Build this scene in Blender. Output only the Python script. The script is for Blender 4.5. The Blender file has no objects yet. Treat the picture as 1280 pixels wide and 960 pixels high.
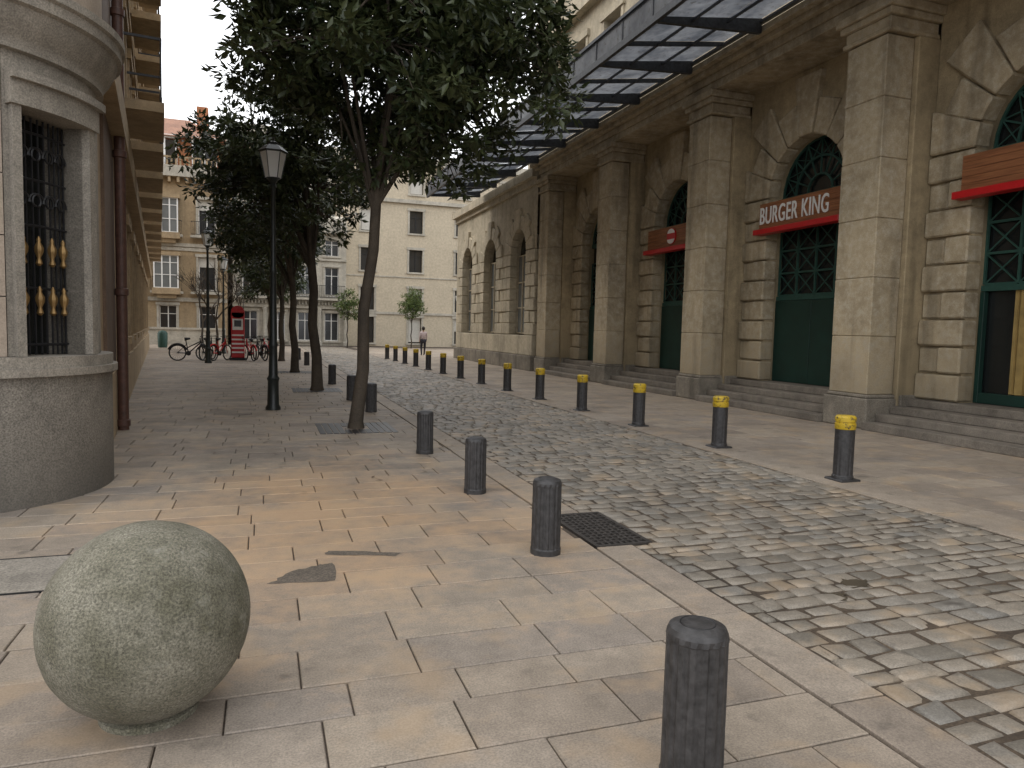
import bpy, bmesh, math, random
import numpy as np
from mathutils import Vector, Matrix, noise
R=math.radians
sc=bpy.context.scene
sc.view_settings.view_transform='Standard'; sc.view_settings.look='None'; sc.view_settings.exposure=0; sc.view_settings.gamma=1
random.seed(7); np.random.seed(7)

# ------------------------------------------------------------------ materials
def newmat(name):
    m=bpy.data.materials.new(name); m.use_nodes=True
    nt=m.node_tree; b=nt.nodes['Principled BSDF']; return m,nt,b
def N(nt,t,**kw):
    n=nt.nodes.new(t)
    for k,v in kw.items(): setattr(n,k,v)
    return n
def noise_tex(nt,vec,scale,detail=6,rough=.6,sc3=None,dist=0):
    if sc3:
        mp=N(nt,'ShaderNodeMapping'); mp.inputs['Scale'].default_value=sc3
        nt.links.new(vec,mp.inputs[0]); vec=mp.outputs[0]
    n=N(nt,'ShaderNodeTexNoise'); n.inputs['Scale'].default_value=scale; n.inputs['Detail'].default_value=min(detail,3)
    n.inputs['Roughness'].default_value=rough; n.inputs['Distortion'].default_value=dist
    nt.links.new(vec,n.inputs['Vector']); return n.outputs[0]
def ramp(nt,f,stops):
    r=N(nt,'ShaderNodeValToRGB'); e=r.color_ramp.elements
    while len(e)<len(stops): e.new(.5)
    for i,(p,c) in enumerate(stops):
        e[i].position=p
        e[i].color=(c,c,c,1) if not hasattr(c,'__len__') else (*c,1)
    nt.links.new(f,r.inputs[0]); return r.outputs[0]
def mix(nt,a,b,f,mode='MIX'):
    m=N(nt,'ShaderNodeMix',data_type='RGBA',blend_type=mode)
    def put(s,v):
        if isinstance(v,bpy.types.NodeSocket): nt.links.new(v,s)
        elif hasattr(v,'__len__'): s.default_value=(*v,1)
        else: s.default_value=v
    put(m.inputs[0],f); put(m.inputs[6],a); put(m.inputs[7],b); return m.outputs[2]
def math_(nt,op,a,b=None,c=None):
    m=N(nt,'ShaderNodeMath',operation=op)
    for i,v in enumerate((a,b,c)):
        if v is None: continue
        if isinstance(v,bpy.types.NodeSocket): nt.links.new(v,m.inputs[i])
        else: m.inputs[i].default_value=v
    return m.outputs[0]
def bump(nt,b,h,s=.3,d=.02):
    bn=N(nt,'ShaderNodeBump'); bn.inputs['Strength'].default_value=s; bn.inputs['Distance'].default_value=d
    nt.links.new(h,bn.inputs['Height']); nt.links.new(bn.outputs[0],b.inputs['Normal'])
def objco(nt):
    return N(nt,'ShaderNodeTexCoord').outputs['Object']
def stone(name,col,dark=.55,streak=.6,spk=.15,rough=.85,bs=.35,grime=None,patch=None):
    m,nt,b=newmat(name); v=objco(nt)
    big=noise_tex(nt,v,.9,3,.65); mid=noise_tex(nt,v,6,3,.75); fin=noise_tex(nt,v,70,1,.7)
    c=mix(nt,tuple(x*dark for x in col),col,ramp(nt,big,[(.3,0),(.62,1)]))
    if patch: c=mix(nt,c,patch,math_(nt,'MULTIPLY',ramp(nt,mid,[(.45,0),(.7,1)]),.6))
    if streak>.25:
        st=noise_tex(nt,v,1.0,3,.6,(2.2,2.2,.22))
        c=mix(nt,c,tuple(x*.3 for x in col),math_(nt,'MULTIPLY',ramp(nt,st,[(.52,0),(.72,1)]),streak))
    c=mix(nt,c,ramp(nt,mid,[(.25,.66),(.7,1.16)]),.75,'MULTIPLY')
    c=mix(nt,c,ramp(nt,fin,[(.3,1-spk*2),(.7,1+spk)]),.8,'MULTIPLY')
    if grime:
        sp=N(nt,'ShaderNodeSeparateXYZ'); nt.links.new(v,sp.inputs[0])
        g=math_(nt,'MULTIPLY_ADD',sp.outputs[2],-1/grime,1.0)
        g=math_(nt,'ADD',g,math_(nt,'MULTIPLY_ADD',mid,1.6,-.8))
        c=mix(nt,c,tuple(x*.42 for x in col),ramp(nt,g,[(.1,0),(1.1,.65)]))
    nt.links.new(c,b.inputs['Base Color']); b.inputs['Roughness'].default_value=rough
    bump(nt,b,mid,bs,.02); return m
def plain(name,col,rough=.5,metal=0,var=.25,bs=.1,scale=12,spec=None):
    m,nt,b=newmat(name); v=objco(nt); n=noise_tex(nt,v,scale,3,.65)
    c=mix(nt,tuple(x*(1-var) for x in col),tuple(min(1,x*(1+var)) for x in col),ramp(nt,n,[(.3,0),(.7,1)]))
    nt.links.new(c,b.inputs['Base Color']); b.inputs['Roughness'].default_value=rough; b.inputs['Metallic'].default_value=metal
    if bs>.15: bump(nt,b,n,bs,.01)
    return m
M={}
M['tan']=stone('sandstone',(.50,.405,.265),.64,.65,.12,grime=2.0,patch=(.46,.42,.34))
M['tan2']=stone('sandstone_wall',(.45,.355,.215),.62,.7,.12,grime=2.2)
M['tanL']=stone('sandstone_light',(.54,.47,.345),.7,.4,.1)
M['granite']=stone('granite',(.25,.225,.19),.7,.45,.3,bs=.3,grime=.8)
M['step']=stone('step_stone',(.22,.19,.155),.6,.3,.2)
M['plinth']=stone('plinth_stone',(.28,.245,.195),.55,.6,.25)
M['turret']=stone('turret_stone',(.34,.305,.255),.75,.35,.22)
M['pink']=stone('pink_stone',(.44,.36,.285),.85,.2,.1)
M['ochre']=stone('ochre_render',(.42,.30,.175),.75,.3,.08)
M['brownwall']=stone('brown_wall',(.16,.105,.07),.7,.3,.1)
M['beige']=stone('beige_render',(.57,.49,.365),.9,.15,.04,bs=.1)
M['cream']=stone('cream_stone',(.52,.48,.40),.75,.3,.08,bs=.1)
M['ochre2']=stone('ochre_stone',(.42,.31,.185),.75,.3,.08,bs=.15)
M['brick']=stone('orange_brick',(.40,.16,.07),.8,.2,.1)
M['tile']=stone('roof_tile',(.32,.16,.10),.7,.4,.2)
M['iron']=plain('black_iron',(.018,.018,.02),.45,.3,.3)
M['rust']=plain('weathered_grate',(.05,.043,.038),.6,.2,.4)
M['boll']=plain('dark_bollard_paint',(.036,.034,.034),.5,.0,.5,.3,25)
M['pole']=plain('black_pole_paint',(.012,.016,.015),.4)
M['green']=plain('dark_green_paint',(.006,.030,.022),.5,0,.2,.05,3)
M['green2']=plain('green_grille_paint',(.02,.065,.05),.5,0,.2,.05)
M['red']=plain('red_sign_paint',(.50,.012,.015),.4,0,.08,.02)
M['white']=plain('white_paint',(.80,.79,.76),.5,0,.05,.02)
M['bark']=stone('bark',(.085,.065,.045),.5,.6,.2,bs=.9)
M['gold']=plain('gilt_metal',(.25,.155,.06),.45,.6)
M['steel']=plain('canopy_steel',(.055,.06,.068),.5,.2,.4)
M['pipe']=plain('brown_pipe',(.085,.04,.028),.55,0,.3)
M['shut']=plain('shutter',(.55,.53,.48),.6,0,.1)
M['rubber']=plain('rubber',(.015,.015,.015),.7)
M['skin']=plain('skin',(.45,.28,.2),.5,0,.05)
M['shirt']=plain('pale_pink_cloth',(.55,.45,.45),.8,0,.1)
M['trous']=plain('dark_cloth',(.03,.03,.04),.8)
M['hair']=plain('dark_hair',(.03,.02,.015),.6)
M['curtain']=plain('ochre_curtain',(.28,.19,.06),.8,0,.25,.3,4)
M['dry']=plain('dry_leaf',(.12,.075,.04),.7,0,.4)
M['patch']=stone('worn_mortar',(.16,.13,.10),.7,0,.3)
m,nt,b=newmat('wood_board'); v=objco(nt)
w=noise_tex(nt,v,3,3,.6,(1,.6,14)); c=mix(nt,(.18,.065,.025),(.33,.135,.055),ramp(nt,w,[(.35,0),(.65,1)]))
nt.links.new(c,b.inputs['Base Color']); b.inputs['Roughness'].default_value=.55; M['wood']=m
m,nt,b=newmat('worn_yellow_paint'); v=objco(nt); n=noise_tex(nt,v,22,3,.7)
c=mix(nt,(.52,.35,.02),(.07,.055,.03),ramp(nt,n,[(.54,0),(.64,1)])); nt.links.new(c,b.inputs['Base Color']); b.inputs['Roughness'].default_value=.5; M['yellow']=m
m,nt,b=newmat('rain_puddle'); b.inputs['Base Color'].default_value=(.05,.042,.032,1); b.inputs['Roughness'].default_value=.12; M['wet']=m
def glass(name,col,rough=.12,var=.5):
    m,nt,b=newmat(name); v=objco(nt); n=noise_tex(nt,v,.7,3,.6)
    c=mix(nt,tuple(x*(1-var) for x in col),tuple(x*(1+var) for x in col),n)
    nt.links.new(c,b.inputs['Base Color']); b.inputs['Roughness'].default_value=rough; b.inputs['Specular IOR Level'].default_value=.6
    return m
M['glass']=glass('window_glass',(.03,.032,.035))
M['glassB']=glass('door_glass',(.010,.012,.012),.25)
M['glassL']=glass('pale_window_glass',(.16,.17,.17),.2)
m,nt,b=newmat('dusty_canopy_glass'); v=objco(nt); n=noise_tex(nt,v,1.3,3,.7); n2=noise_tex(nt,v,9,3,.7)
c=mix(nt,(.10,.11,.13),(.25,.265,.29),ramp(nt,n,[(.35,0),(.65,1)])); c=mix(nt,c,(.07,.06,.05),ramp(nt,n2,[(.56,0),(.72,.7)]))
nt.links.new(c,b.inputs['Base Color']); b.inputs['Roughness'].default_value=.22
tl=N(nt,'ShaderNodeBsdfTranslucent'); nt.links.new(c,tl.inputs[0])
m1=N(nt,'ShaderNodeMixShader'); m1.inputs[0].default_value=.55; nt.links.new(b.outputs[0],m1.inputs[1]); nt.links.new(tl.outputs[0],m1.inputs[2])
nt.links.new(m1.outputs[0],nt.nodes['Material Output'].inputs[0]); M['canopy']=m
m,nt,b=newmat('lantern_glass'); b.inputs['Base Color'].default_value=(.88,.88,.85,1); b.inputs['Roughness'].default_value=.3
tl=N(nt,'ShaderNodeBsdfTranslucent'); tl.inputs[0].default_value=(.9,.9,.88,1); mm=N(nt,'ShaderNodeMixShader'); mm.inputs[0].default_value=.2
nt.links.new(b.outputs[0],mm.inputs[1]); nt.links.new(tl.outputs[0],mm.inputs[2]); nt.links.new(mm.outputs[0],nt.nodes['Material Output'].inputs[0]); M['lantern']=m
def leafmat(name,c0,c1):
    m,nt,b=newmat(name); a=N(nt,'ShaderNodeAttribute',attribute_name='rnd')
    c=mix(nt,c0,c1,a.outputs['Fac']); nt.links.new(c,b.inputs['Base Color']); b.inputs['Roughness'].default_value=.4
    tl=N(nt,'ShaderNodeBsdfTranslucent'); nt.links.new(c,tl.inputs[0]); mm=N(nt,'ShaderNodeMixShader'); mm.inputs[0].default_value=.25
    nt.links.new(b.outputs[0],mm.inputs[1]); nt.links.new(tl.outputs[0],mm.inputs[2]); nt.links.new(mm.outputs[0],nt.nodes['Material Output'].inputs[0]); return m
M['leaf']=leafmat('evergreen_leaf',(.014,.027,.011),(.09,.108,.042))
M['leaf2']=leafmat('light_leaf',(.05,.09,.02),(.16,.20,.06))
def paving(name,stops,orange=True,rough=.75,bs=.25,spots=.5,sand=.5):
    m,nt,b=newmat(name); v=objco(nt); a=N(nt,'ShaderNodeAttribute',attribute_name='rnd')
    c=ramp(nt,a.outputs['Fac'],stops)
    big=noise_tex(nt,v,.6,3,.7,dist=.4); mid=noise_tex(nt,v,6,3,.75); fin=noise_tex(nt,v,100,1,.8); spot=noise_tex(nt,v,2.3,3,.6)
    c=mix(nt,c,ramp(nt,big,[(.3,.70),(.65,1.12)]),.8,'MULTIPLY')
    c=mix(nt,c,ramp(nt,mid,[(.25,.70),(.75,1.15)]),.8,'MULTIPLY')
    c=mix(nt,c,ramp(nt,fin,[(.3,.70),(.7,1.2)]),.85,'MULTIPLY')
    c=mix(nt,c,(.07,.062,.052),ramp(nt,spot,[(.65,0),(.72,spots)]))
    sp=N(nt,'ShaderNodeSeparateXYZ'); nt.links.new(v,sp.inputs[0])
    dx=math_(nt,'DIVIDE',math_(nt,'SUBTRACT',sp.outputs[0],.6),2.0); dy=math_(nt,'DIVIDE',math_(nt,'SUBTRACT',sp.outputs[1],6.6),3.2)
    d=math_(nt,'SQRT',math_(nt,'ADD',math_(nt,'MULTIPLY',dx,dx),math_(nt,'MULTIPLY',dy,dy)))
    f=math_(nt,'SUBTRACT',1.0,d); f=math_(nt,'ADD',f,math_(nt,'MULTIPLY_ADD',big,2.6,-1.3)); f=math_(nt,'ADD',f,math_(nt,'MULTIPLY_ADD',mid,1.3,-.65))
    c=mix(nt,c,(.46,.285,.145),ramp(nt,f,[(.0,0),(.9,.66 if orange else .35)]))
    c=mix(nt,c,(.41,.29,.175),math_(nt,'MULTIPLY',ramp(nt,spot,[(.34,1),(.48,0)]),sand))
    nt.links.new(c,b.inputs['Base Color'])
    nt.links.new(ramp(nt,spot,[(.3,rough-.12),(.66,rough)]),b.inputs['Roughness'])
    bump(nt,b,mid,bs,.012); return m
M['slab']=paving('paving_slab',[(0,(.255,.21,.168)),(.35,(.315,.26,.205)),(.7,(.35,.29,.225)),(1,(.28,.238,.20))],sand=.4)
M['sett']=paving('granite_setts',[(0,(.155,.138,.112)),(.3,(.235,.205,.165)),(.7,(.285,.245,.195)),(1,(.21,.195,.17))],False,.6,.6,.8,.4)
M['joint']=stone('joint_sand',(.095,.07,.05),.5,0,.3)
M['roadbase']=stone('sett_bedding',(.11,.078,.05),.35,0,.3)
m,nt,b=newmat('sphere_stone'); v=objco(nt)
n=noise_tex(nt,v,3,3,.7); f=noise_tex(nt,v,110,2,.8); vo=noise_tex(nt,v,9,3,.75)
c=mix(nt,(.105,.098,.065),(.215,.20,.155),ramp(nt,n,[(.35,0),(.65,1)])); c=mix(nt,c,ramp(nt,f,[(.3,.35),(.52,1),(.72,1.7)]),.9,'MULTIPLY')
c=mix(nt,c,(.31,.30,.25),ramp(nt,vo,[(.60,0),(.72,.45)])); c=mix(nt,c,(.05,.05,.03),ramp(nt,vo,[(.28,.6),(.4,0)]))
nt.links.new(c,b.inputs['Base Color']); b.inputs['Roughness'].default_value=.92; bump(nt,b,math_(nt,'ADD',f,vo),.6,.01); M['ball']=m

# ------------------------------------------------------------------ mesh helpers
def empty(name,loc=(0,0,0)):
    e=bpy.data.objects.new(name,None); sc.collection.objects.link(e); e.location=loc; e.empty_display_size=.3; return e
class P:
    def __init__(s,name,mat,parent=None,xf=None,smooth=False,bevel=0):
        s.n=name;s.m=mat;s.p=parent;s.xf=xf;s.v=[];s.f=[];s.sm=smooth;s.bv=bevel
    def add(s,vs,fs):
        o=len(s.v); s.v+= [tuple(v) for v in vs]; s.f+=[tuple(i+o for i in f) for f in fs]
    def box(s,x0,x1,y0,y1,z0,z1):
        s.add([(x0,y0,z0),(x1,y0,z0),(x1,y1,z0),(x0,y1,z0),(x0,y0,z1),(x1,y0,z1),(x1,y1,z1),(x0,y1,z1)],
              [(0,3,2,1),(4,5,6,7),(0,1,5,4),(1,2,6,5),(2,3,7,6),(3,0,4,7)])
    def prism(s,pts,x0,x1):
        n=len(pts); s.add([(x0,a,b) for a,b in pts]+[(x1,a,b) for a,b in pts],
            [tuple(range(n)),tuple(range(2*n-1,n-1,-1))]+[(i,i+n,(i+1)%n+n,(i+1)%n) for i in range(n)])
    def tube(s,pts,rs,n=8,cap=True):
        pts=[Vector(p) for p in pts]
        if not hasattr(rs,'__len__'): rs=[rs]*len(pts)
        vs=[];fs=[];ref=None
        for i,p in enumerate(pts):
            d=(pts[min(i+1,len(pts)-1)]-pts[max(i-1,0)]).normalized()
            if ref is None: ref=d.orthogonal().normalized()
            a=(ref-d*ref.dot(d)).normalized(); ref=a; b=d.cross(a)
            for k in range(n):
                t=2*math.pi*k/n; vs.append(p+(a*math.cos(t)+b*math.sin(t))*rs[i])
        for i in range(len(pts)-1):
            for k in range(n):
                fs.append((i*n+k,i*n+(k+1)%n,(i+1)*n+(k+1)%n,(i+1)*n+k))
        if cap: fs.append(tuple(range(n-1,-1,-1))); fs.append(tuple(range((len(pts)-1)*n,len(pts)*n)))
        s.add(vs,fs)
    def lathe(s,cx,cy,prof,n=24,mod=None):
        vs=[];fs=[]
        for r,z in prof:
            for k in range(n):
                t=2*math.pi*k/n; rr=r*(mod(k,r,z) if mod else 1); vs.append((cx+rr*math.cos(t),cy+rr*math.sin(t),z))
        for i in range(len(prof)-1):
            for k in range(n): fs.append((i*n+k,i*n+(k+1)%n,(i+1)*n+(k+1)%n,(i+1)*n+k))
        fs.append(tuple(range(n-1,-1,-1))); fs.append(tuple(range((len(prof)-1)*n,len(prof)*n)))
        s.add(vs,fs)
    def torus(s,c,R_,r,axis='x',n=24,m=6):
        vs=[];fs=[]
        for i in range(n):
            t=2*math.pi*i/n
            for j in range(m):
                u=2*math.pi*j/m; rr=R_+r*math.cos(u); h=r*math.sin(u); a=rr*math.cos(t); b=rr*math.sin(t)
                vs.append((c[0]+h,c[1]+a,c[2]+b) if axis=='x' else ((c[0]+a,c[1]+h,c[2]+b) if axis=='y' else (c[0]+a,c[1]+b,c[2]+h)))
        for i in range(n):
            for j in range(m): fs.append((i*m+j,((i+1)%n)*m+j,((i+1)%n)*m+(j+1)%m,i*m+(j+1)%m))
        s.add(vs,fs)
    def build(s,recalc=True):
        if not s.v: return None
        me=bpy.data.meshes.new(s.n); me.from_pydata(s.v,[],s.f)
        if s.xf: me.transform(s.xf)
        if recalc:
            bm=bmesh.new(); bm.from_mesh(me); bmesh.ops.recalc_face_normals(bm,faces=bm.faces); bm.to_mesh(me); bm.free()
        me.materials.append(M[s.m])
        if s.sm:
            me.polygons.foreach_set('use_smooth',[True]*len(me.polygons))
            try: me.set_sharp_from_angle(angle=R(40))
            except Exception: pass
        ob=bpy.data.objects.new(s.n,me); sc.collection.objects.link(ob)
        if s.p:
            ob.parent=s.p; ob.matrix_parent_inverse=Matrix.Translation(-Vector(s.p.location))
        if s.bv:
            bv=ob.modifiers.new('bevel','BEVEL'); bv.width=s.bv; bv.segments=1; bv.limit_method='ANGLE'
        return ob

# ------------------------------------------------------------------ ground
g=P('ground','joint'); g.add([(-300,-300,-.014),(300,-300,-.014),(300,400,-.014),(-300,400,-.014)],[(0,1,2,3)]); g.build(False)
def stones(name,mat,areas,lx,ly,gap,jit,zt,dome,smooth=False,lvar=.0,zj=.002,trans=False,ins=.005):
    vs=[];fs=[];cols=[]
    for (x0,x1,y0,y1) in areas:
      y=y0
      while y<y1-.001:
        h=ly*(1+random.uniform(-lvar,lvar)*.6)
        if y+h>y1-.45*ly: h=y1-y
        x=x0-random.random()*lx
        while x<x1:
            w=lx*(1+random.uniform(-lvar,lvar)); xa,xb=max(x,x0),min(x+w,x1); x+=w
            if xb-xa<min(.05,lx*.2): continue
            gg=gap/2
            cs=[(xa+gg,y+gg),(xb-gg,y+gg),(xb-gg,y+h-gg),(xa+gg,y+h-gg)]
            cs=[(a+random.uniform(-jit,jit),b+random.uniform(-jit,jit)) for a,b in cs]
            z=zt+random.uniform(-zj,zj); tx,ty=random.uniform(-zj,zj),random.uniform(-zj,zj)
            rings=[(0,-.03),(0,z-ins-dome*.6),(ins,z-dome*.35)]
            if dome: rings.append((ins+.028,z))
            o=len(vs); mx=sum(a for a,b in cs)/4; my=sum(b for a,b in cs)/4
            for k,(i_,zz) in enumerate(rings):
                for j,(a,b) in enumerate(cs):
                    aa=a+(i_ if a<mx else -i_); bb=b+(i_ if b<my else -i_)
                    t=0 if k==0 else tx*(1 if a<mx else -1)+ty*(1 if b<my else -1)
                    vs.append((aa,bb,zz+t))
            nr=len(rings); r=random.random()
            for k in range(nr-1):
                for j in range(4):
                    fs.append((o+k*4+j,o+k*4+(j+1)%4,o+(k+1)*4+(j+1)%4,o+(k+1)*4+j)); cols.append(r)
            q=o+(nr-1)*4; fs.append((q,q+1,q+2,q+3)); cols.append(r)
        y+=h
    if trans: vs=[(b,a,c) for a,b,c in vs]; fs=[tuple(reversed(f)) for f in fs]
    me=bpy.data.meshes.new(name); me.from_pydata(vs,[],fs); me.materials.append(M[mat])
    at=me.attributes.new('rnd','FLOAT','FACE'); at.data.foreach_set('value',cols)
    if smooth: me.polygons.foreach_set('use_smooth',[True]*len(me.polygons))
    ob=bpy.data.objects.new(name,me); sc.collection.objects.link(ob); return ob
GR=(2.395,2.88,4.85,5.82)
stones('left_pavement','slab',[(-9,2.38,-2.5,58)],.68,.345,.008,.0,0,0,lvar=.25,zj=.0014)
stones('kerb_band','slab',[(-2.5,4.845,2.39,2.70),(5.825,58,2.39,2.70)],1.0,.31,.01,.0,.004,0,lvar=.2,trans=True)
stones('right_kerb_band','slab',[(-2.5,50,5.95,6.60)],1.1,.65,.01,.0,.004,0,lvar=.2,trans=True)
stones('right_pavement','slab',[(6.61,16,-2.5,58)],.8,.40,.008,.0,0,0,lvar=.2,zj=.0012)
rb=P('road_bedding','roadbase'); rb.add([(2.7,-3,-.009),(5.95,-3,-.009),(5.95,58,-.009),(2.7,58,-.009)],[(0,1,2,3)]); rb.build(False)
stones('cobbled_road','sett',[(2.71,5.94,-2.5,4.84),(2.89,5.94,4.85,5.82),(2.71,5.94,5.83,58)],.225,.155,.016,.013,.003,.011,smooth=True,lvar=.38,zj=.005,ins=.010)
gr=empty('drain_grate',(2.6,5.3,0)); a=P('frame','rust',gr); x0,x1,y0,y1=GR
a.box(x0,x1,y0,y0+.035,-.02,.008);a.box(x0,x1,y1-.035,y1,-.02,.008);a.box(x0,x0+.035,y0+.036,y1-.036,-.02,.008);a.box(x1-.035,x1,y0+.036,y1-.036,-.02,.008);a.build()
a=P('bars','rust',gr)
for i in range(1,8): 
    x=x0+.035+(x1-x0-.07)*i/8; a.box(x-.010,x+.010,y0+.036,y1-.036,-.013,.004)
for i in range(1,13):
    y=y0+.035+(y1-y0-.07)*i/13; a.box(x0+.036,x1-.036,y-.010,y+.010,-.013,.0065)
a.build(); a=P('pit_shade_sheet','rubber',gr); a.box(x0+.036,x1-.036,y0+.036,y1-.036,-.0135,-.0085); a.build()  # thin black sheet stands in for the shaded hollow below the bars
mh=empty('manhole_cover',(-1.5,5.3,0)); a=P('frame','iron',mh)
x0,x1,y0,y1=-1.98,-1.16,4.88,5.62
a.box(x0,x1,y0,y0+.018,-.01,.005);a.box(x0,x1,y1-.018,y1,-.01,.005);a.box(x0,x0+.018,y0+.019,y1-.019,-.01,.005);a.box(x1-.018,x1,y0+.019,y1-.019,-.01,.005);a.build()
a=P('infill','turret',mh); a.box(x0+.019,x1-.019,y0+.019,y1-.019,-.01,.0035);a.build()
def blob(name,pts,z=.0035,mat='patch',j_=.012):
    a=P(name,mat); out=[]
    for i in range(len(pts)):
        p0,p1=Vector((*pts[i],0)),Vector((*pts[(i+1)%len(pts)],0))
        for j in range(6):
            q=p0.lerp(p1,j/6); out.append((q.x+random.uniform(-j_,j_),q.y+random.uniform(-j_,j_),z))
    a.add(out,[tuple(range(len(out)))]); a.build(False)
blob('worn_paving_patch',[(.03,4.66),(.44,4.62),(.46,4.98),(.38,4.97),(.16,4.86)])
blob('worn_paving_patch',[(.42,5.18),(.9,5.02),(.95,5.09),(.45,5.27)])
blob('rain_puddle',[(3.62,3.62),(3.78,3.60),(3.86,3.72),(3.70,3.78)],.0005,'wet',.02)
blob('rain_puddle',[(3.33,3.52),(3.45,3.45),(3.52,3.54),(3.42,3.60)],.0005,'wet',.02)
fl_=P('fallen_leaves','dry')
for k in range(200):
    x=random.gauss(1.6,1.6) if k<120 else random.choice([2.45,6.05])+random.gauss(0,.15); y=random.gauss(13,3.5) if k<120 else random.uniform(9,30)
    if x<-1.4 or y<7: continue
    t=random.random()*6.28; l=random.uniform(.025,.05); c_,s_=math.cos(t)*l,math.sin(t)*l
    z=.012; fl_.add([(x-c_,y-s_,z),(x+s_*.45,y-c_*.45,z+.004),(x+c_,y+s_,z+.010),(x-s_*.45,y+c_*.45,z+.004)],[(0,1,2,3)])
fl_.build(False)
def tree_grate(x,y):
    e=empty('tree_grate',(x,y,0)); a=P('grate_bars','iron',e)
    for i in range(12):
        t=-.6+i*.1; 
        if abs(t+.05)<.2: a.box(x+t,x+t+.085,y-.6,y-.2,-.01,.006); a.box(x+t,x+t+.085,y+.2,y+.6,-.01,.006)
        else: a.box(x+t,x+t+.085,y-.6,y+.6,-.01,.006)
    a.build()

# ------------------------------------------------------------------ generic facade in local frame
def facade(par,xf,W,H,rows,cols,wallmat,trim,glassm='glass',dep=.3,T=.6,frame='white',bands=(),shut=None,balc=(),lint=True,ww=None):
    w=P('walls',wallmat,par,xf); tr=P('trim',trim,par,xf); gl=P('window_panes',glassm,par,xf); fr=P('window_frames',frame,par,xf); ba=P('balconies','iron',par,xf); sl=P('balcony_slabs',trim,par,xf); sh=P('shutters','shut',par,xf)
    z=0
    for ri,(z0,z1) in enumerate(rows):
        if z0>z: w.box(0,W,0,T,z,z0)
        s=0
        for ci,(a,b) in enumerate(cols):
            w.box(s,a,0,T,z0,z1); s=b
            gl.box(a,b,dep,dep+.02,z0,z1)
            t=.06
            fr.box(a,a+t,dep-.06,dep-.001,z0,z1); fr.box(b-t,b,dep-.06,dep-.001,z0,z1); fr.box(a+t,b-t,dep-.06,dep-.001,z1-t,z1); fr.box(a+t,b-t,dep-.06,dep-.001,z0,z0+t)
            c=(a+b)/2; fr.box(c-.035,c+.035,dep-.055,dep-.002,z0+t,z1-t); zz=z0+(z1-z0)*.7; fr.box(a+t,c-.036,dep-.05,dep-.003,zz,zz+.05); fr.box(c+.036,b-t,dep-.05,dep-.003,zz,zz+.05)
            if lint:
                tr.box(a-.16,a-.002,-.05,.1,z0,z1); tr.box(b+.002,b+.16,-.05,.1,z0,z1); tr.box(a-.22,b+.22,-.1,.1,z1+.002,z1+.22)
                tr.box(a-.2,b+.2,-.12,.12,z0-.14,z0-.002)
            if shut and random.random()<shut: 
                q=z1-(z1-z0)*random.choice([.3,.5,.95]); sh.box(a+t+.001,b-t-.001,dep-.1,dep-.065,q,z1-.002)
            if ri in balc:
                sl.box(a-.5,b+.5,-.75,-.13,z0-.32,z0-.16)
                for zz in (z0-.1,z0+.85): ba.box(a-.45,b+.45,-.72,-.69,zz,zz+.04)
                k=a-.45
                while k<b+.45: ba.box(k,k+.02,-.715,-.695,z0-.06,z0+.85); k+=.13
                for q in (a-.45,b+.42): ba.box(q,q+.03,-.688,-.14,z0+.85,z0+.89)
        w.box(s,W,0,T,z0,z1); z=z1
    if H>z: w.box(0,W,0,T,z,H)
    for (z0,z1,o) in bands: tr.box(-.02,W+.02,-o,.05,z0,z1)
    for q in (w,tr,gl,fr,ba,sl,sh): q.build()

# ------------------------------------------------------------------ station building on the right
ST=empty('arcaded_stone_building',(11,15,0))
XP=10.3; XW=11.45; BAY=5.28; PC=[10.65+BAY*k for k in range(-3,4)]
pier=P('piers','tan',ST,bevel=.015); pil=P('pilasters','tan2',ST,bevel=.015); cap=P('capitals','tan',ST,bevel=.015); pb=P('pier_plinths','plinth',ST,bevel=.02)
for c in PC:
    z=.62
    while z<6.95:
        h=min(1.06,7.0-z); e=random.uniform(-.003,.003)
        pier.box(XP+.04+e,XP+.66,c-.46+e,c+.46-e,z+.002,z+h-.002); z+=h
    pb.box(XP-.02,XP+.71,c-.53,c+.53,0,.55); pb.box(XP+.01,XP+.69,c-.50,c+.50,.552,.62)
    pil.box(XP+.67,XW+.02,c-.55,c+.55,.4,7.0)
    pb.box(XP+.712,XW+.0,c-.60,c+.60,0,.62)
    for (a,b,o) in ((7.0,7.08,.05),(7.08,7.27,.01),(7.27,7.39,.09),(7.39,7.55,.15)):
        cap.box(XP+.04-o,XW,c-.50-o,c+.50+o,a+.001,b)
for q in (pier,pil,cap,pb): q.build()
ent=P('entablature','tan',ST,bevel=.01)
ent.box(XP+.02,XW+.6,PC[0]-.6,26.9,7.551,7.74); ent.box(XP-.03,XW+.6,PC[0]-.6,26.95,7.741,7.92)
ent.box(XP-.18,XW+.6,PC[0]-.6,27.05,7.921,8.03); ent.box(XP-.34,XW+.6,PC[0]-.6,27.2,8.031,8.17)
ent.build()

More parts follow.
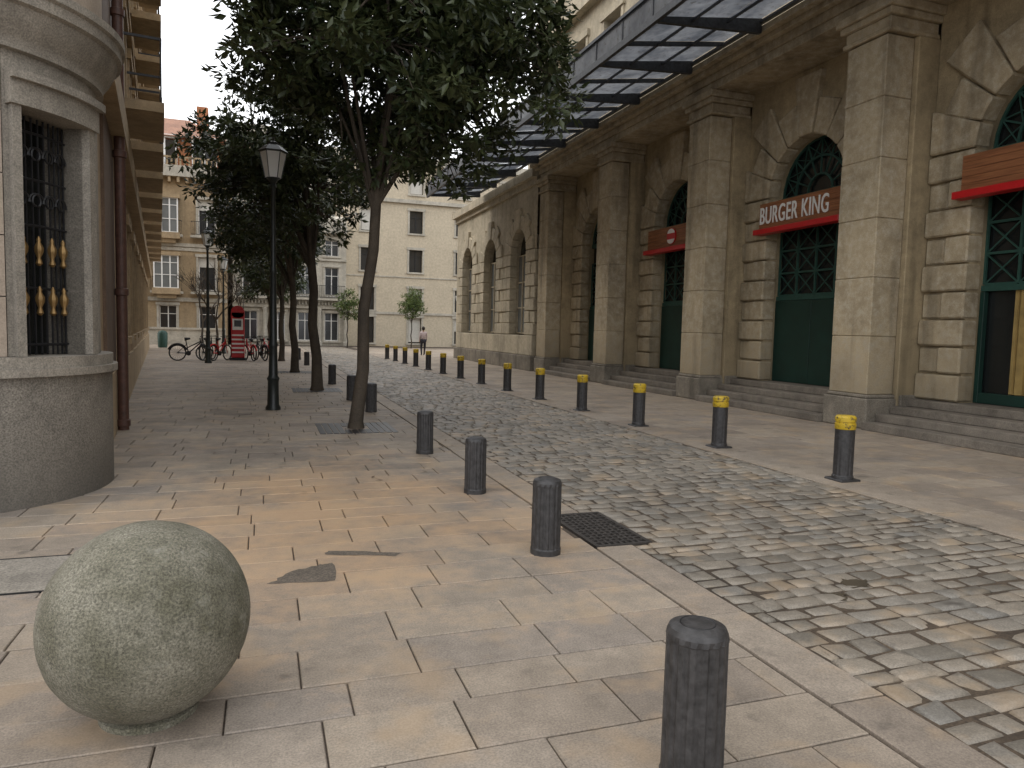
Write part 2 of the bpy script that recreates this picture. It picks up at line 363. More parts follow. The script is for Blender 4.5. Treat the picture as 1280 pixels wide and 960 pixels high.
wall=P('arcade_wall','tan2',ST); blk=P('rusticated_blocks','tan',ST,bevel=.03); steps=P('entrance_steps','step',ST,bevel=.012)
gg=P('door_grilles','green2',ST); hoard=P('door_panels','green',ST,bevel=.004); dg=P('door_glazing','glassB',ST)
def arch_bay(c,hw,zs,ext,z0,ztop,X,wallp,blkp,prot=.10,dep=.6,course=.449,nw=9,lo=.62,hi=1.0,gap=.016):
    n=24; ang=[math.pi*i/n for i in range(n+1)]
    arc=[(c+hw*math.cos(t),zs+hw*math.sin(t)) for t in ang]
    wallp.add([(X,c+hw,z0),(X,c+ext,z0),(X,c+ext,ztop),(X,c+hw,ztop)],[(0,1,2,3)])
    wallp.add([(X,c-hw,z0),(X,c-ext,z0),(X,c-ext,ztop),(X,c-hw,ztop)],[(0,1,2,3)])
    for i in range(n):
        (a,b),(d,e)=arc[i],arc[i+1]
        wallp.add([(X,a,b),(X,d,e),(X,d,ztop),(X,a,ztop)],[(0,1,2,3)])
        wallp.add([(X,a,b),(X,d,e),(X+dep,d,e),(X+dep,a,b)],[(0,1,2,3)])
    for q in (c+hw,c-hw): wallp.add([(X,q,z0),(X+dep,q,z0),(X+dep,q,zs),(X,q,zs)],[(0,1,2,3)])
    z=z0;k=0
    while z<zs-.05:
        h=min(course,zs-z); L=ext if k%2==0 else hw+(ext-hw)*.5
        blkp.box(X-prot,X+.25,c+hw-.03,c+L-.01,z+gap,z+h-gap); blkp.box(X-prot,X+.25,c-L+.01,c-hw+.03,z+gap,z+h-gap)
        if k%2==1 and ext-hw>.5:
            blkp.box(X-prot*.4,X+.2,c+L+.012,c+ext-.01,z+gap,z+h-gap); blkp.box(X-prot*.4,X+.2,c-ext+.01,c-L-.012,z+gap,z+h-gap)
        z+=h;k+=1
    for i in range(nw):
        t0=math.pi*i/nw+.012; t1=math.pi*(i+1)/nw-.012; r1=hw+(hi if i%2==0 else lo)
        if i==nw//2: r1=hw+hi*1.05
        pr=prot+(.04 if i==nw//2 else 0)
        def cv(r,t):
            yy=r*math.cos(t); zz=r*math.sin(t)
            yy=max(-ext+.01,min(ext-.01,yy)); return (c+yy,min(zs+zz,ztop-.02))
        poly=[cv(hw-.03,t0+(t1-t0)*j/4) for j in range(5)]+[cv(r1,t1),cv(r1,t0)]
        blkp.prism(poly,X-pr,X+.25)
def grille(P_,X,a,b,z0,z1,nx,nz,t=.022,cross=True):
    for i in range(nx+1):
        y=a+(b-a)*i/nx; P_.box(X,X+.04,y-t,y+t,z0,z1)
    for i in range(nz+1):
        z=z0+(z1-z0)*i/nz
        for k in range(nx): P_.box(X+.003,X+.037,a+(b-a)*k/nx+t,a+(b-a)*(k+1)/nx-t,z-t,z+t)
    if cross:
        for i in range(nx):
            for j in range(nz):
                y0_,y1_=a+(b-a)*i/nx,a+(b-a)*(i+1)/nx; u0,u1=z0+(z1-z0)*j/nz,z0+(z1-z0)*(j+1)/nz
                P_.tube([(X+.02,y0_,u0),(X+.02,y1_,u1)],.016,4); P_.tube([(X+.022,y0_,u1),(X+.022,y1_,u0)],.016,4)
centers=[(PC[i]+PC[i+1])/2 for i in range(6)]
HW=1.22; ZS=4.9
def make_sign(c,text):
    s=empty('restaurant_sign',(XW-.1,c,4.2))
    a=P('wood_panel','wood',s)
    for k in range(5): a.box(XW-.24,XW-.13,c-1.28,c+1.28,4.17+k*.118,4.17+k*.118+.112)
    a.build()
    a=P('red_edge','red',s,bevel=.01); a.box(XW-.36,XW-.11,c-1.36,c+1.36,4.03,4.155); a.build()
    if text:
        cu=bpy.data.curves.new('sign_lettering','FONT'); cu.body='BURGER KING'; cu.size=.5; cu.extrude=.008; cu.offset=.004; cu.space_character=1.08; cu.align_x='CENTER'; cu.align_y='CENTER'
        to=bpy.data.objects.new('tmp',cu); sc.collection.objects.link(to); bpy.context.view_layer.update()
        me=bpy.data.meshes.new_from_object(to.evaluated_get(bpy.context.evaluated_depsgraph_get())); bpy.data.objects.remove(to)
        xs=[v.co.x for v in me.vertices]; ys=[v.co.y for v in me.vertices]
        me.transform(Matrix.Translation((-(max(xs)+min(xs))/2,-(max(ys)+min(ys))/2,0)))
        me.transform(Matrix.Diagonal((2.20/(max(xs)-min(xs)),.40/(max(ys)-min(ys)),1,1)))
        me.transform(Matrix(((0,0,-1,XW-.252),(-1,0,0,c+.14),(0,1,0,4.47),(0,0,0,1))))
        me.materials.clear(); me.materials.append(M['white']); ob=bpy.data.objects.new('sign_lettering',me); sc.collection.objects.link(ob); ob.parent=s; ob.matrix_parent_inverse=Matrix.Translation(-Vector(s.location))
    else:
        a=P('roundel_patty','red',s,smooth=True); a.tube([(XW-.275,c-.1,4.46),(XW-.241,c-.1,4.46)],.235,24); a.build()
        a=P('roundel_buns','white',s,smooth=True)
        for sg in (1,-1):
            a.prism([(c-.1+.19*math.cos(t),4.46+sg*(.085+.13*math.sin(t))) for t in [math.pi*j/10 for j in range(11)]],XW-.287,XW-.2755)
        a.build()
for i,c in enumerate(centers):
    arch_bay(c,HW,ZS,2.08,.56,7.55,XW,wall,blk,course=.4823,nw=9,lo=.75,hi=1.25,prot=.12)
    for k in range(4): steps.box(XP-.12+.32*k,XW+.7 if k==3 else XP-.12+.32*(k+1)+.03,c-2.10,c+2.10,0 if k==0 else .14*k+.001,.14*(k+1))
    X=XW+.34
    dg.box(X+.08,X+.10,c-HW,c+HW,.56,6.2)
    grille(gg,X,c-HW+.02,c+HW-.02,2.62,4.2,4,3)
    for rr in (.38,.78,HW-.04):
        gg.tube([(X+.02,c+rr*math.cos(math.pi*j/16),ZS+.02+rr*math.sin(math.pi*j/16)) for j in range(17)],.03,4)
    for j in range(0,9):
        t=math.pi*j/8; gg.tube([(X+.02,c+.38*math.cos(t),ZS+.02+.38*math.sin(t)),(X+.02,c+(HW-.04)*math.cos(t),ZS+.02+(HW-.04)*math.sin(t))],.022,4)
    for j in range(8):
        t0,t1=math.pi*j/8,math.pi*(j+1)/8; r0,r1=.78,HW-.04
        gg.tube([(X+.02,c+r0*math.cos(t0),ZS+.02+r0*math.sin(t0)),(X+.02,c+r1*math.cos(t1),ZS+.02+r1*math.sin(t1))],.014,4)
        gg.tube([(X+.022,c+r0*math.cos(t1),ZS+.02+r0*math.sin(t1)),(X+.022,c+r1*math.cos(t0),ZS+.02+r1*math.sin(t0))],.014,4)
    gg.box(X-.02,X+.06,c-HW,c+HW,4.78,4.92); gg.box(X-.03,X+.07,c-HW,c+HW,2.5,2.6)
    if i!=2:
        for k in range(2): hoard.box(X-.05,X+.05,c-HW+.01+k*HW,c-.004+k*HW,.57,2.49)
    else:
        for (q0,q1) in ((-HW+.01,-HW+.09),(-.04,.04),(HW-.09,HW-.01)): hoard.box(X-.05,X+.05,c+q0,c+q1,.57,2.49)
        hoard.box(X-.045,X+.045,c-HW+.091,c-.041,.57,.75);hoard.box(X-.045,X+.045,c+.041,c+HW-.091,.57,.75)
        cur=P('curtains','curtain',ST,smooth=True); pts=[]
        for j in range(61):
            yy=c-1.1+1.75*j/60; pts.append((X+.04+.03*math.sin(j*1.1),yy))
        cur.add([(a,b,.76) for a,b in pts]+[(a,b,2.5) for a,b in pts],[(j,j+1,j+62,j+61) for j in range(60)]); cur.build(False)
make_sign(centers[3],True); make_sign(centers[4],False); make_sign(centers[2],False)
pw=P('pavilion_wall','tanL',ST); pbk=P('pavilion_blocks','tanL',ST,bevel=.02); sx=P('pavilion_windows','glassL',ST)
pcs=[29.35,33.4,37.45]
for c in pcs:
    arch_bay(c,1.0,4.95,2.02,1.45,7.5,XP+.1,pw,pbk,prot=.09,dep=.45,course=.5,nw=9,lo=.55,hi=.8)
    dg.box(XP+.5,XP+.52,c-1,c+1,1.45,5.98)
    sx.box(XP+.42,XP+.44,c-.95,c+.95,1.5,4.9)
sx.build()
gz=P('pavilion_glazing_bars','tanL',ST)
for c in pcs:
    for q in (-.96,-.33,.3,.93): gz.box(XP+.36,XP+.415,c+q,c+q+.05,1.5,4.9)
    for z in (1.5,2.6,3.7,4.85): gz.box(XP+.37,XP+.412,c-.9,c+.92,z,z+.05)
gz.build()
pbk.box(XP-.02,XP+.8,27.33,39.47,.62,1.44); pbk.build()
pp=P('pavilion_plinth','plinth',ST,bevel=.02); pp.box(XP-.1,XP+.8,27.25,39.6,0,.61); pp.build()
pw.box(XP+.1,XP+6,39.48,39.9,0,7.5); pw.box(XP-.02,XP+6,27.2,40.0,7.501,7.75); pw.box(XP-.2,XP+6,27.25,40.1,7.751,8.1)
pw.box(XP+.55,XP+6,27.2,39.47,6.0,7.499); pw.build()
for q in (wall,blk,steps,gg,hoard,dg): q.build()
bk=P('building_core','tan2',ST); bk.box(XW+.71,26,-6,40,0,8.1); bk.build()
UX=Matrix.Translation((XP+.5,29.0,8.18))@Matrix.Rotation(-math.pi/2,4,'Z')
up=empty('upper_storeys'); up.parent=ST
up.matrix_parent_inverse=Matrix.Translation(-Vector(ST.location))
cols=[(1.2+BAY*.5*k,1.2+BAY*.5*k+1.2) for k in range(13)]
facade(up,UX,35,14,[(1.2,3.8),(6.2,8.8),(10.5,12.5)],cols,'tanL','tanL',bands=((.0,.5,.25),(4.7,5.2,.3),(9.4,9.8,.25),(13.2,14,.6)),dep=.35)
ub=P('upper_core','tan2',up); ub.box(XP+1.2,26,-6,29,8.2,22); ub.build()
cn=empty('glass_canopy',(9,15,8))
st=P('steel_frame','steel',cn); gp=P('glass_panels','canopy',cn)
XO=7.4; XI=XP-.36; zo=7.86; zi=8.22; y0,y1=-5.0,34.0
n=30; dy=(y1-y0)/n
for i in range(n+1):
    y=y0+dy*i; big=(i%2==0)
    w=.05 if big else .018
    st.add([(XO,y-w,zo-.02),(XO,y+w,zo-.02),(XI,y+w,zi-.02-(.20 if big else 0)),(XI,y-w,zi-.02-(.20 if big else 0)),(XO,y-w,zo+.08),(XO,y+w,zo+.08),(XI,y+w,zi+.08),(XI,y-w,zi+.08)],
       [(0,3,2,1),(4,5,6,7),(0,1,5,4),(1,2,6,5),(2,3,7,6),(3,0,4,7)])
    st.box(XO-.05,XO-.002,y-.025,y+.025,zo,8.42)
for k in range(4):
    f=k/3; x=XO+(XI-XO)*f; z=zo+(zi-zo)*f; w=.06 if k==3 else .018
    st.box(x-w,x+w,y0,y1,z-.02,z+.03) if k else st.box(x-.09,x-.001,y0,y1,z-.09,z+.05)
st.box(XO-.08,XO+.0,y0,y1,8.38,8.45)
st.build()
for i in range(n):
    a=y0+dy*i+.02; b=a+dy-.04
    for (q0,q1) in ((0,.333),(.333,.666),(.666,1)):
        dz=random.uniform(-.004,.004)
        gp.add([(XO+.02+(XI-XO-.02)*q0,a,zo+.085+(zi-zo)*q0+dz),(XO+.02+(XI-XO-.02)*q1,a,zo+.085+(zi-zo)*q1),(XO+.02+(XI-XO-.02)*q1,b,zo+.085+(zi-zo)*q1+dz),(XO+.02+(XI-XO-.02)*q0,b,zo+.085+(zi-zo)*q0)],[(0,1,2,3)])
    gp.add([(XO-.03,a,zo+.06),(XO-.03,b,zo+.06),(XO-.03,b,8.375),(XO-.03,a,8.375)],[(0,1,2,3)])
gp.build(False)

# ------------------------------------------------------------------ left building with rounded corner
LB=empty('rounded_corner_building',(-3,10,0)); C=(-2.85,8.15)
def arcwall(P_,r0,r1,a0,a1,z0,z1,n=None,closed=True):
    n=n or max(2,int(abs(a1-a0)/4)); vs=[]
    for i in range(n+1):
        t=R(a0+(a1-a0)*i/n); c_,s_=math.cos(t),math.sin(t)
        for r,z in ((r1,z0),(r1,z1),(r0,z1),(r0,z0)): vs.append((C[0]+r*c_,C[1]+r*s_,z))
    fs=[]
    for i in range(n):
        for j in range(4): fs.append((i*4+j,i*4+(j+1)%4,(i+1)*4+(j+1)%4,(i+1)*4+j))
    fs+= [(0,1,2,3),(n*4+3,n*4+2,n*4+1,n*4)]
    P_.add(vs,fs)
def arcprof(P_,prof,a0,a1,n=70):
    vs=[];m=len(prof)
    for i in range(n+1):
        t=R(a0+(a1-a0)*i/n)
        for r,z in prof: vs.append((C[0]+r*math.cos(t),C[1]+r*math.sin(t),z))
    fs=[(i*m+j,i*m+j+1,(i+1)*m+j+1,(i+1)*m+j) for i in range(n) for j in range(m-1)]
    P_.add(vs,fs)
A0,A1=-46,-15
p=P('corner_plinth','granite',LB,smooth=True); arcwall(p,.3,1.40,-150,70,0,1.13,n=110); p.build()
p=P('sill_band','turret',LB,smooth=True); arcwall(p,.3,1.45,-150,70,1.131,1.20,n=110); arcwall(p,.3,1.41,-150,70,1.201,1.30,n=110); p.build()
p=P('corner_wall','turret',LB,smooth=True)
for k,(z0,z1) in enumerate([(1.301,1.9),(1.9,2.5),(2.5,3.1),(3.1,3.4)]):
    arcwall(p,.9,1.30,A1,70,z0+.003,z1-.003)
arcwall(p,.9,1.30,A0-5,A0,1.305,3.4); arcwall(p,.9,1.30,A0-5,70,3.401,3.85)
p.build()
p=P('flat_pink_blocks','pink',LB,smooth=True)
for k in range(5): arcwall(p,.9,1.31,-150,A0-5.5,1.305+k*.51,1.305+k*.51+.50)
p.build()
p=P('window_surround','turret',LB,smooth=True)
arcwall(p,1.0,1.37,A0-3,A0,1.305,3.45); arcwall(p,1.0,1.37,A1,A1+5,1.305,3.45); arcwall(p,1.0,1.33,A1+5.05,A1+9,1.305,3.45); arcwall(p,1.0,1.40,A0-4,A1+6,3.40,3.60)
arcwall(p,1.0,1.45,A0-4,A1+7,3.60,3.67); p.build()
p=P('window_pane','glassB',LB); arcwall(p,.93,.96,A0-1,A1+1,1.31,3.4); p.build()
p=P('iron_window_bars','iron',LB)
for i in range(10):
    t=R(A0+1.5+(A1-A0-3)*i/9); x,y=C[0]+1.14*math.cos(t),C[1]+1.14*math.sin(t); p.tube([(x,y,1.31),(x,y,3.38)],.010,6)
for z in (1.4,1.9,2.45,2.85,3.25):
    p.tube([(C[0]+1.14*math.cos(R(A0+(A1-A0)*i/8)),C[1]+1.14*math.sin(R(A0+(A1-A0)*i/8)),z) for i in range(9)],.013,6)
for i in range(4):
    t=R(A0+5+(A1-A0-10)*i/3); x,y=C[0]+1.16*math.cos(t),C[1]+1.16*math.sin(t)
    ux,uy=-math.sin(t),math.cos(t)
    for sgn in (1,-1):
      for zc in (3.05,2.65):
        pts=[]
        for j in range(14):
            q=j/13*4.5; rr=.08*(1-q/6); pts.append((x+ux*sgn*rr*math.cos(q),y+uy*sgn*rr*math.cos(q),zc+rr*math.sin(q)*1.3))
        p.tube(pts,.01,5)
p.build()
p=P('gilt_ornaments','gold',LB,smooth=True)
for i in range(4):
    t=R(A0+5+(A1-A0-10)*i/3); x,y=C[0]+1.17*math.cos(t),C[1]+1.17*math.sin(t)
    for z in (1.78,2.22): p.lathe(x,y,[(.010,z-.12),(.03,z-.10),(.015,z-.05),(.036,z),(.04,z+.04),(.015,z+.09),(.02,z+.11),(.006,z+.14)],8)
p.build()
p=P('corner_cornice','turret',LB,smooth=True)
arcprof(p,[(1.30,3.84),(1.36,3.85),(1.36,3.91),(1.38,3.95),(1.43,4.02),(1.47,4.10),(1.49,4.16),(1.53,4.18),(1.53,4.27),(1.56,4.29),(1.56,4.36),(.6,4.44)],-150,75); p.build()
p=P('upper_corner_wall','pink',LB,smooth=True)
for k in range(20): arcwall(p,.9,1.36,-150,70,4.421+k*.6,4.421+k*.6+.594)
p.build()
p=P('front_wall','pink',LB); p.box(-14,C[0]-.6,7.0,9,0,16.4); p.build()
s0=Vector((-1.78,9.3,0)); s1=Vector((-6.75,50,0)); d=(s1-s0); L=d.length; angL=math.atan2(d.y,d.x)
LX=Matrix.Translation(s1)@Matrix.Rotation(angL+math.pi,4,'Z')
if (LX.to_3x3()@Vector((0,-1,0))).x<0: LX=Matrix.Translation(s0)@Matrix.Rotation(angL,4,'Z')
far=(LX.to_translation()-s1).length<1
def sl_(a,b): return (L-b,L-a) if far else (a,b)
cols=sorted([sl_(4.6+3.1*k,5.8+3.1*k) for k in range(11)])
LW=empty('side_wing',(0,0,0)); LW.parent=LB; LW.matrix_parent_inverse=Matrix.Translation(-Vector(LB.location))
facade(LW,LX,L,18.5,[(1.3,3.6),(5.4,7.9),(9.1,11.4),(12.5,14.8),(15.6,17.4)],cols,'ochre','ochre2',bands=((0,.9,.06),(4.3,4.75,.22),(8.3,8.5,.12),(11.8,12.0,.12),(17.8,18.5,.7)),balc=(1,2,3),dep=.2)
p=P('wing_core','ochre',LW,LX); p.box(0,L,.61,9,0,18.4); p.build()
p=P('brown_pilaster','brownwall',LB); 
q=s0+d.normalized()*2.6; p.xf=Matrix.Translation(q)@Matrix.Rotation(angL,4,'Z'); p.box(-1.6,.5,-.04,.02,0,4.28); p.box(-1.6,.5,-.05,.02,4.8,17.7); p.build()
p=P('downpipe','pipe',LB,smooth=True); q=s0+d.normalized()*2.75; nx=Vector((d.y,-d.x,0)).normalized()
x,y=(q+nx*.14).x,(q+nx*.14).y
pr=[(.075,0)]
for z in (.05,2.0,4.0,6,8,10,12): pr+=[(.075,z),(.095,z+.01),(.095,z+.1),(.075,z+.11)]
pr.append((.075,17)); p.lathe(x,y,pr,14); p.build()

# ------------------------------------------------------------------ far buildings
FB=empty('beige_apartment_building',(12,62,0))
X0=Matrix.Translation((6.6,62,0))
cols=[(1.2+4.1*k,2.35+4.1*k) for k in range(9)]
facade(FB,X0,40,16,[(.3,2.5),(3.1,5.0),(6.4,8.3),(9.7,11.6),(13,14.6)],cols,'beige','cream',bands=((2.75,2.95,.1),(5.9,6.0,.06),(12.2,12.5,.25),(15.4,16,.5)),frame='iron',shut=.3)
p=P('core','beige',FB,X0); p.box(0,40,.61,12,0,15.9); p.build()
CB=empty('cream_classical_building',(2,61,0))
X1=Matrix.Translation((-2.2,61,0))
cols=[(.7+2.1*k,1.8+2.1*k) for k in range(4)]
facade(CB,X1,8.7,9.6,[(.4,2.7),(4.0,6.4),(7.3,8.6)],cols,'cream','cream',bands=((3.0,3.3,.3),(6.9,7.05,.15),(9.1,9.6,.55)),balc=(1,),glassm='glass')
p=P('columns','cream',CB,X1,smooth=True)
for k in range(5): p.lathe(.25+2.1*k,-.2,[(.22,0),(.22,.3),(.16,.35),(.15,2.7),(.2,2.9),(.2,3.0)],12)
p.build()
p=P('balustrade','cream',CB,X1)
p.box(0,8.7,-.5,-.35,4.05,4.15)
for k in range(34): p.box(.1+.255*k,.2+.255*k,-.48,-.38,3.3,4.049)
p.prism([(-.1,9.601),(.5,9.601),(.5,10.6),(-.1,10.3)],0,8.7); p.box(0,8.7,.61,10,0,9.5); p.build()
TB=empty('tall_cream_building',(0,75,0)); X2=Matrix.Translation((-5,74,0))
facade(TB,X2,14,19,[(1+3.3*k,3+3.3*k) for k in range(5)],[(1+2.6*k,2.1+2.6*k) for k in range(5)],'cream','cream',bands=((18.3,19,.5),),shut=.4)
p=P('core','cream',TB,X2); p.box(0,14,.61,10,0,18.9); p.box(2,6,2,5,19,21); p.build()
OB=empty('ochre_stone_apartment_building',(-9,60,0)); X3=Matrix.Translation((-20.0,60,0))
W=17.4
cols=[(W-2.0-2.75*k,W-.8-2.75*k) for k in range(6)][::-1]
facade(OB,X3,W,13.2,[(.7,2.9),(4.1,6.6),(8.3,10.9)],cols,'ochre2','cream',bands=((3.2,3.5,.15),(7.3,7.55,.18),(7.0,7.25,.1),(12.4,13.2,.6)),balc=(1,2),shut=.2)
p=P('core','ochre2',OB,X3); p.box(0,W,.61,12,0,13.1); p.build()
bw=P('bay_window_frames','white',OB,X3); bg_=P('bay_window_glass','glassL',OB,X3); bs_=P('bay_window_stone','ochre2',OB,X3); qu=P('quoins_and_brackets','ochre2',OB,X3)
for k in (1,3,5):
    a=W-2.25-2.75*k; b_=a+1.7
    for z0,z1 in ((4.2,6.5),(8.3,10.7)):
        bs_.box(a-.1,b_+.1,-.95,-.13,z0-.5,z0-.05); bs_.box(a-.12,b_+.12,-1.0,-.13,z1+.05,z1+.3); bs_.box(a+.2,b_-.2,-.7,-.13,z0-.8,z0-.501)
        bg_.box(a+.06,b_-.06,-.83,-.8,z0,z1); bg_.box(a+.05,a+.08,-.79,-.16,z0,z1); bg_.box(b_-.08,b_-.05,-.79,-.16,z0,z1)
        for q in (a,a+.53,a+1.08,b_-.09): bw.box(q,q+.09,-.88,-.835,z0-.048,z1+.048)
        for q in (z0-.048,z0+.9,z1-.5,z1): bw.box(a+.091,b_-.091,-.875,-.836,q,q+.047)
for z in range(22): 
    w_=.5 if z%2 else .35
    qu.box(W-w_,W+.03,-.05,.02,.1+z*.55,.1+z*.55+.5)
k=.2
while k<W: qu.box(k,k+.18,-.5,-.001,12.0,12.399); k+=.6
k=.1
while k<W: qu.box(k,k+.12,-.5,-.38,13.202,13.75); k+=.3
qu.box(0,W,-.52,-.36,13.751,13.87)
for q in (bw,bg_,bs_,qu): q.build()
p=P('attic_brick_wall','brick',OB,X3); p.box(.4,W-.4,.5,11,13.201,15.4); p.build()
p=P('attic_windows','glass',OB,X3); p2=P('attic_window_frames','white',OB,X3)
for k in range(6):
    a=W-2.3-2.75*k; p.box(a,a+1.5,.36,.38,13.5,15.2)
    for q in (a-.12,a+.7,a+1.5): p2.box(q,q+.12,.2,.49,13.25,15.3)
    p2.box(a-.2,a+1.7,.1,.495,15.301,15.55)
p.build();p2.build()
p=P('tiled_roof','tile',OB,X3); p.add([(-.2,-.1,15.4),(W+.1,-.1,15.4),(W+.1,11.5,15.4),(-.2,11.5,15.4),(2,5,17.9),(W-3,5,17.9)],[(0,1,5,4),(1,2,5),(2,3,4,5),(3,0,4),(0,3,2,1)]); p.build()
p=P('chimneys','brick',OB,X3); p.box(W-2.2,W-1.4,2,2.8,15.5,18.3); p.box(W-8,W-7,3,3.8,15.5,18.5); p.build()
p=P('garden_wall','cream',OB,X3); p.box(0,W,-2.6,-2.3,0,1.1); p.box(0,W,-2.7,-2.2,1.101,1.25); p.build()
# ------------------------------------------------------------------ bollards
def bollard_dark(x,y,h=.56,r=.108):
    e=empty('bollard',(x,y,0))
    n=80
    fl=lambda k,rr,z: (1.0 if (k%5) in(0,1,2) else .95) if (.045<z<h-.04 and rr>.09) else 1
    a=P('fluted_shaft','boll',e,smooth=False); a.lathe(x,y,[(r*1.04,-.01),(r*1.04,.04),(r,.05),(r*.98,h-.055),(r*1.0,h-.05),(r*.97,h-.03),(r*.9,h-.012),(r*.6,h),(.001,h+.002)],n,fl); a.build()
    a=P('cap_ring','iron',e,smooth=True); a.torus((x,y,h-.004),r*.55,.006,'z',24,5); a.build()
for x,y in [(1.97,4.83),(2.01,6.84),(2.0,9.17),(1.97,13.9),(1.86,16.2),(1.84,20.7),(1.75,25.9),(1.7,30.5),(1.6,35.5)]: bollard_dark(x,y)
bollard_dark(1.475,2.15,.60,.112)
def bollard_y(x,y):
    e=empty('yellow_topped_bollard',(x,y,0)); h=.75;r=.108; n=60
    fl=lambda k,rr,z: (1.0 if (k%5) in(0,1,2) else .955) if (.06<z<h-.17) else 1
    a=P('base_plate','boll',e,bevel=.01); a.box(x-.14,x+.14,y-.14,y+.14,-.01,.025); a.build()
    a=P('fluted_shaft','boll',e); a.lathe(x,y,[(r*1.1,.026),(r*1.08,.055),(r,.07),(r,h-.155)],n,fl); a.build()
    a=P('yellow_band','yellow',e,smooth=True); a.lathe(x,y,[(r*1.03,h-.154),(r*1.06,h-.15),(r*1.06,h-.09),(r*.98,h-.085),(r*.98,h-.07),(r*1.06,h-.065),(r*1.06,h-.02),(r*.9,h),(.01,h+.004)],32); a.build()
for k in range(14): bollard_y(6.32-.02*k,6.5+2.36*k)
# ------------------------------------------------------------------ sphere
sb=empty('stone_sphere_bollard',(-.45,3.24,0))
bm=bmesh.new(); bmesh.ops.create_uvsphere(bm,u_segments=96,v_segments=64,radius=.4)
for v in bm.verts:
    n_=noise.noise(v.co*4)*.004+noise.noise(v.co*14)*.0018; v.co+=v.co.normalized()*n_; v.co.z+=.400
me=bpy.data.meshes.new('ball'); bm.to_mesh(me); bm.free(); me.polygons.foreach_set('use_smooth',[True]*len(me.polygons)); me.materials.append(M['ball'])
ob=bpy.data.objects.new('ball',me); sc.collection.objects.link(ob); ob.parent=sb; ob.location=(0,0,0)
ob.matrix_parent_inverse=Matrix.Identity(4)
a=P('base_collar','ball',sb,smooth=True); a.lathe(-.45,3.24,[(.19,-.01),(.19,.025),(.15,.04)],32); a.build()
# ------------------------------------------------------------------ lamps
def lamp(x,y,H=5.03):
    e=empty('street_lamp',(x,y,0)); a=P('pole','pole',e,smooth=True)
    a.lathe(x,y,[(.14,0),(.14,.05),(.11,.1),(.10,.55),(.12,.6),(.085,.66),(.075,1.2),(.09,1.25),(.07,1.3),(.056,2.6),(.068,2.63),(.054,2.7),(.042,H-.85),(.065,H-.82),(.045,H-.76),(.10,H-.68),(.14,H-.66)],16); a.build()
    a=P('lantern_glass','lantern',e); a.lathe(x,y,[(.14,H-.655),(.235,H-.2)],6); a.build()
    a=P('lantern_cap','pole',e); a.lathe(x,y,[(.26,H-.2),(.27,H-.17),(.17,H-.08),(.11,H-.05),(.11,H-.01),(.03,H+.02),(.015,H+.1)],6)
    for k in range(6):
        t=2*math.pi*k/6; a.tube([(x+.145*math.cos(t),y+.145*math.sin(t),H-.66),(x+.242*math.cos(t),y+.242*math.sin(t),H-.19)],.010,4)
    a.build()
lamp(.19,14.5); lamp(-2.1,31.8,5.4); lamp(-2.0,42,5.2); lamp(15.5,59,4.6)
